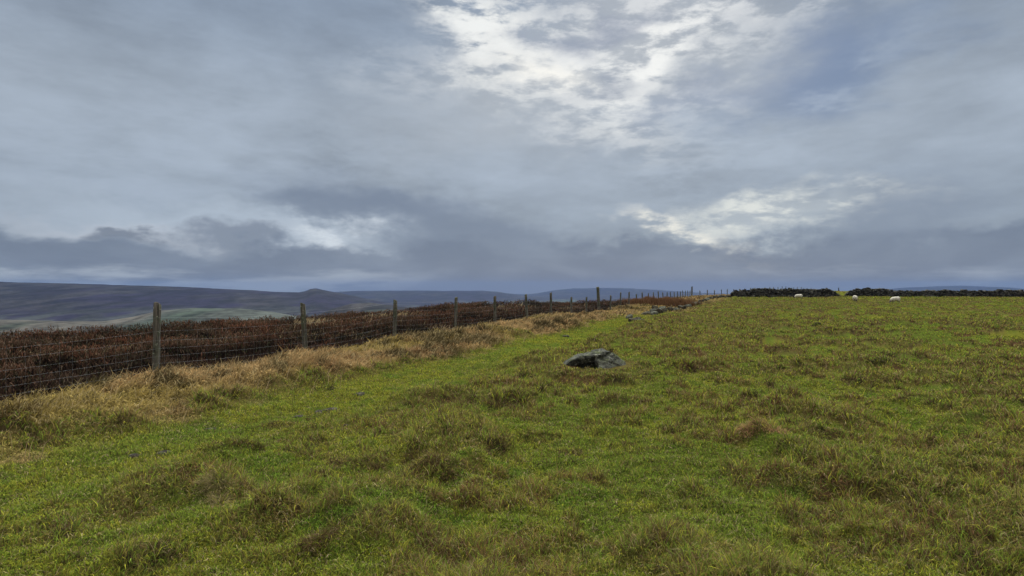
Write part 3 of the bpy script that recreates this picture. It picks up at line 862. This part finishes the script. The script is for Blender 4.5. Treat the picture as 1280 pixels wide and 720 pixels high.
def build_stones():
    labs = ['flat pale stone lying flush in the green path above the other path stones',
            'widest dark grey flat stone set in the green path', 'small dark stone touching the widest flat stone in the path',
            'grey stone at the lower left of the pair of flat path stones', 'flat dark stone in the path near the left edge of the field',
            'small flat stone in the path below the dry grass strip on the left', 'flat dark stone furthest left in the green path',
            'small dark pointed stone in the grass beyond the big boulder', 'tiny grey stone in the turf below the flat path stones']
    for i, (px, py, w) in enumerate(STONES):
        X, Y = px2w(px, py); s = w/F*Y*.5
        hgt = .034 if i != 7 else .10
        me = rock_mesh('stone', s*1.15, s*1.0, hgt, 40+i, M_STONE, 4, 6)
        o = link('stone', me, loc=(X, Y, z1(X, Y)+.005)); o.rotation_euler = (0, 0, i*1.3)
        tag(o, labs[i], 'stone', 'loose stones in the turf')
    # tumbled old wall: pixel positions of its stones
    tum = [(786, 399.5, 8, .2), (790, 403.5, 10, .2), (797, 402, 9, .2), (802, 406, 9, .22), (795, 406, 7, .15), (808, 394.5, 10, .25),
           (816, 391.5, 9, .4), (819, 389.5, 9, .6), (823, 392.5, 10, .5), (827, 390, 10, .55), (832, 391.5, 9, .45), (830, 388.6, 9, .5), (818, 395.5, 9, .3), (837, 389.5, 11, .45),
           (843, 388.5, 10, .4), (847, 390.5, 8, .45), (852, 385.5, 10, .35), (855, 387.5, 7, .5), (861, 383.8, 8, .35), (867, 383, 9, .35), (872, 382.5, 8, .4),
           (871, 380, 8, .4), (876, 379, 8, .5), (880, 377.6, 8, .5), (884, 376, 7, .5), (889, 374.7, 7, .5), (894, 374, 7, .6), (900, 373.6, 7, .6), (905, 373.4, 7, .6), (911, 373.2, 7, .7)]
    looks = ['squat grey', 'pale lichened', 'dark leaning', 'rough grey', 'pale flat', 'dark mossy']
    for i, (px, py, w, h) in enumerate(tum):
        X, Y = px2w(px, py); s = w/F*Y*.55; zb = z1(X, Y)
        me = rock_mesh('fallen_stone', s*1.15, s*.9, max(h*.7, .16), 80+i, M_STONE if i % 3 else M_BOULDER, 3, 6, .16)
        o = link('fallen_stone', me, loc=(X, Y, zb+h*.28+.03)); o.rotation_euler = (R(random.uniform(-12, 12)), R(random.uniform(-18, 18)), i*1.9)
        a, b, nm, gr = (0, 6, 'nearest scatter, before the main heap', 'near scatter') if i < 6 else \
            (6, 16, 'main heap of fallen stones', 'main heap') if i < 16 else \
            (16, 21, 'row of stones beside the rushes', 'past the rushes') if i < 21 else (21, 30, 'far trail up to the wall', 'far trail')
        rk = sorted(range(a, b), key=lambda q: tum[q][0]).index(i)
        od = ['leftmost', 'second from the left', 'third from the left', 'fourth from the left', 'fifth from the left', 'sixth from the left', 'seventh from the left', 'eighth from the left', 'ninth from the left', 'rightmost'][rk if rk < b-a-1 else 9]
        tag(o, 'gritstone block, '+od+' in the '+nm, 'stone', 'fallen stones of the old wall, '+gr)
build_stones()

# ------------------------------------------------------------------ dry stone walls
def build_wall(name, x0, x1, Y, prof, label):
    """wall of individual rough blocks between x0 and x1; prof(x) = height"""
    rn = random.Random(int(x0*7)); V = []; Q = []
    cube = np.array([(-1,-1,-1),(1,-1,-1),(1,1,-1),(-1,1,-1),(-1,-1,1),(1,-1,1),(1,1,1),(-1,1,1)], float)*.5
    fq = np.array([(0,3,2,1),(4,5,6,7),(0,1,5,4),(1,2,6,5),(2,3,7,6),(3,0,4,7)])
    def block(cx, cy, cz, sx, sy, sz, jit=.16):
        c = cube*np.array([sx, sy, sz])*(1+0)
        c = c+np.array([[rn.uniform(-1, 1)*sx*jit, rn.uniform(-1, 1)*sy*jit, rn.uniform(-1, 1)*sz*jit] for _ in range(8)])
        a = rn.uniform(-.12, .12); ca, sa = math.cos(a), math.sin(a)
        c = np.stack([c[:, 0]*ca-c[:, 2]*sa, c[:, 1], c[:, 0]*sa+c[:, 2]*ca], -1)
        Q.append(fq+len(V)*8); V.append(c+np.array([cx, cy, cz]))
    z = 0
    xm = (x0+x1)/2; zb0 = z1(xm, Y)
    course = 0
    while z < 1.5:
        h = rn.uniform(.11, .19)
        for side in (-1, 1):
            x = x0+rn.uniform(0, .2)
            while x < x1:
                w = rn.uniform(.18, .5); hh = prof(x+w/2)
                if z+h*.6 < hh:
                    th = .42-.10*z
                    block(x+w/2-xm, side*(th/2+.05)+rn.uniform(-.05, .05), z1(x, Y)-zb0+z+h/2, w*1.0, th+.1, h*1.02)
                x += w
        z += h; course += 1
    x = x0
    while x < x1:                      # upright cope stones
        w = rn.uniform(.10, .24); hh = prof(x+w/2)
        if hh > .35: block(x+w/2-xm, 0, z1(x, Y)-zb0+hh+.06+rn.uniform(-.07, .07), w, .5, rn.uniform(.12, .38), .22)
        x += w
    for k in range(int((x1-x0)*2.2)):  # stones lying at the foot
        xx = rn.uniform(x0-.6, x1+.6); block(xx-xm, -rn.uniform(.4, .9), z1(xx, Y)-zb0+.05, rn.uniform(.15, .4), rn.uniform(.15, .3), rn.uniform(.1, .22), .25)
    me = mesh_from('dry_stone_wall', np.vstack(V), np.vstack(Q), None, None, False, M_WALL)
    o = link(name, me, loc=(xm, Y, zb0)); tag(o, label, 'wall')
XW = lambda px: (px-640)/F*100
def prof_a(x):
    px = 640+x/100*F
    h = np.interp(px, [914, 918, 923, 935, 960, 1000, 1034, 1040, 1046, 1051, 1056], [.55, .95, 1.02, 1.12, 1.28, 1.32, 1.30, 1.05, .5, .22, .15])
    return float(h)+.07*mnoise.noise((x*.8, 3, 1))
def prof_b(x):
    px = 640+x/100*F
    h = np.interp(px, [1050, 1056, 1061, 1067, 1078, 1100, 1108, 1113, 1120, 1160, 1300], [.15, .35, .85, 1.15, 1.32, 1.3, 1.2, .85, .8, .95, 1.1])
    return float(h)+.07*mnoise.noise((x*.8, 8, 1))
build_wall('dry_stone_wall', XW(914), XW(1051.5), 100, prof_a, 'long dark dry stone wall left of the breach, with skyline fence posts above it')
build_wall('dry_stone_wall', XW(1053.5), XW(1300), 100, prof_b, 'dark dry stone wall right of the breach, behind the two nearer sheep')

# lone marker on the skyline
def build_marker():
    Y = 160; X = (1048.3-640)/F*Y; zb = z1(X, Y)
    root = empty('marker_post', (X, Y, zb)); tag(root, 'lone dark post with a short prop on the skyline seen through the breach', 'post')
    o = bpy.data.objects.new('post', post_mesh(.11, 1.05, 51)); COL.objects.link(o); o.parent = root
    b = bpy.data.objects.new('prop', post_mesh(.08, .62, 52)); COL.objects.link(b); b.parent = root; b.location = (.22, -.05, 0); b.rotation_euler = (0, R(-20), 0)
    o.data.materials.clear(); b.data.materials.clear()
    m, g, out = newmat('tarred_wood'); n = g.noise(g.node('ShaderNodeTexCoord').outputs['Object'], 8, 4)
    principled(g, out, g.mix(n, (.012, .011, .010), (.035, .032, .028)), .9)
    o.data.materials.append(m); b.data.materials.append(m)
build_marker()

# ------------------------------------------------------------------ sheep
def mat_sheep():
    m, g, out = newmat('fleece_and_face')
    tc = g.node('ShaderNodeTexCoord').outputs['Object']; x, y, z = g.sep(tc)
    n = g.noise(tc, 9, 5, .6); n2 = g.noise(tc, 40, 3, .6)
    wool = g.mix(g.smooth(n, .35, .65), srgb(150, 140, 120), srgb(192, 185, 168))
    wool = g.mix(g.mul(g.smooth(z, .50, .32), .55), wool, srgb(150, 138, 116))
    skin = g.mix(n, srgb(60, 55, 50), srgb(104, 97, 88))
    face = g.smooth(g.sub(x, g.mul(z, .35)), .50, .56)
    leg = g.smooth(z, .31, .27)
    c = g.mix(g.m('MAXIMUM', face, leg), wool, skin)
    principled(g, out, c, .95, bump(g, g.add(n, g.mul(n2, .6)), .8, .03), .1)
    return m
def sheep_mesh():
    """a grazing ewe facing +x, feet at z=0; overlapping masses fused into one skin by the voxel remesh"""
    bm = bmesh.new()
    def ell(c, r, rot=0):
        m = Matrix.Translation(c) @ Matrix.Rotation(rot, 4, 'Y') @ Matrix.Diagonal((*r, 1))
        bmesh.ops.create_icosphere(bm, subdivisions=3, radius=1, matrix=m)
    def limb(pts):
        for (p, r), (q, s) in zip(pts, pts[1:]):
            p, q = Vector(p), Vector(q); v = q-p
            m = Matrix.Translation((p+q)/2) @ v.to_track_quat('Z', 'Y').to_matrix().to_4x4()
            bmesh.ops.create_cone(bm, cap_ends=True, segments=12, radius1=r, radius2=s, depth=v.length, matrix=m)
            bmesh.ops.create_icosphere(bm, subdivisions=2, radius=s, matrix=Matrix.Translation(q))
    ell((-.02, 0, .56), (.48, .235, .225)); ell((-.30, 0, .58), (.24, .225, .22)); ell((.30, 0, .54), (.22, .20, .21)); ell((0, 0, .50), (.36, .22, .19))
    limb([((.40, 0, .55), .15), ((.56, 0, .42), .12), ((.64, 0, .28), .085)])
    limb([((.62, 0, .27), .075), ((.68, 0, .16), .062), ((.735, 0, .08), .040)])
    for s in (-1, 1):
        limb([((.62, s*.05, .29), .028), ((.58, s*.135, .29), .022)])          # ears
        limb([((.29, s*.12, .42), .075), ((.30, s*.12, .27), .040), ((.29, s*.12, .15), .032), ((.29, s*.12, .04), .026), ((.315, s*.12, .02), .030)])
        limb([((-.33, s*.12, .46), .11), ((-.27, s*.12, .36), .07), ((-.40, s*.12, .24), .036), ((-.38, s*.12, .10), .028), ((-.37, s*.12, .04), .026), ((-.345, s*.12, .02), .030)])
    limb([((-.50, 0, .60), .05), ((-.55, 0, .48), .04), ((-.55, 0, .36), .025)])
    me = bpy.data.meshes.new('sheep'); bm.to_mesh(me); bm.free(); me.materials.append(mat_sheep())
    return me
def build_sheep():
    me = sheep_mesh()
    for px, Y, rz, sc, lb in [(998.5, 79, math.pi-.15, .86, 'grazing white sheep furthest left, close in front of the long wall'),
                              (1069, 66, .85, 1.0, 'round white sheep seen end on below the right hand wall'),
                              (1119.5, 61, math.pi+.1, .92, 'white sheep furthest right, side on with its head down to the grass')]:
        X = (px-640)/F*Y
        o = link('sheep', me, loc=(X, Y, z1(X, Y)+.06)); o.rotation_euler = (0, 0, rz); o.scale = (sc,)*3
        r = o.modifiers.new('fuse', 'REMESH'); r.mode = 'VOXEL'; r.voxel_size = .018; r.use_smooth_shade = True
        s = o.modifiers.new('soft', 'SMOOTH'); s.factor = .5; s.iterations = 3
        tag(o, lb, 'sheep', 'sheep grazing before the wall')
build_sheep()

# ------------------------------------------------------------------ haze
def build_haze():
    bm = bmesh.new(); bmesh.ops.create_cube(bm, size=1)
    for v in bm.verts: v.co = Vector((v.co.x*28000, v.co.y*28000, -160 if v.co.z < 0 else 130))
    me = bpy.data.meshes.new('haze'); bm.to_mesh(me); bm.free()
    m = bpy.data.materials.new('haze_air'); m.use_nodes = True; t = m.node_tree; t.nodes.clear()
    out = t.nodes.new('ShaderNodeOutputMaterial'); v = t.nodes.new('ShaderNodeVolumePrincipled')
    v.inputs['Color'].default_value = (.14, .22, .38, 1); v.inputs['Density'].default_value = 4.6e-5
    v.inputs['Anisotropy'].default_value = .2
    t.links.new(v.outputs[0], out.inputs['Volume']); me.materials.append(m)
    tag(link('haze', me), 'thin blue moorland haze softening the far hills', 'haze', kind='stuff')
build_haze()
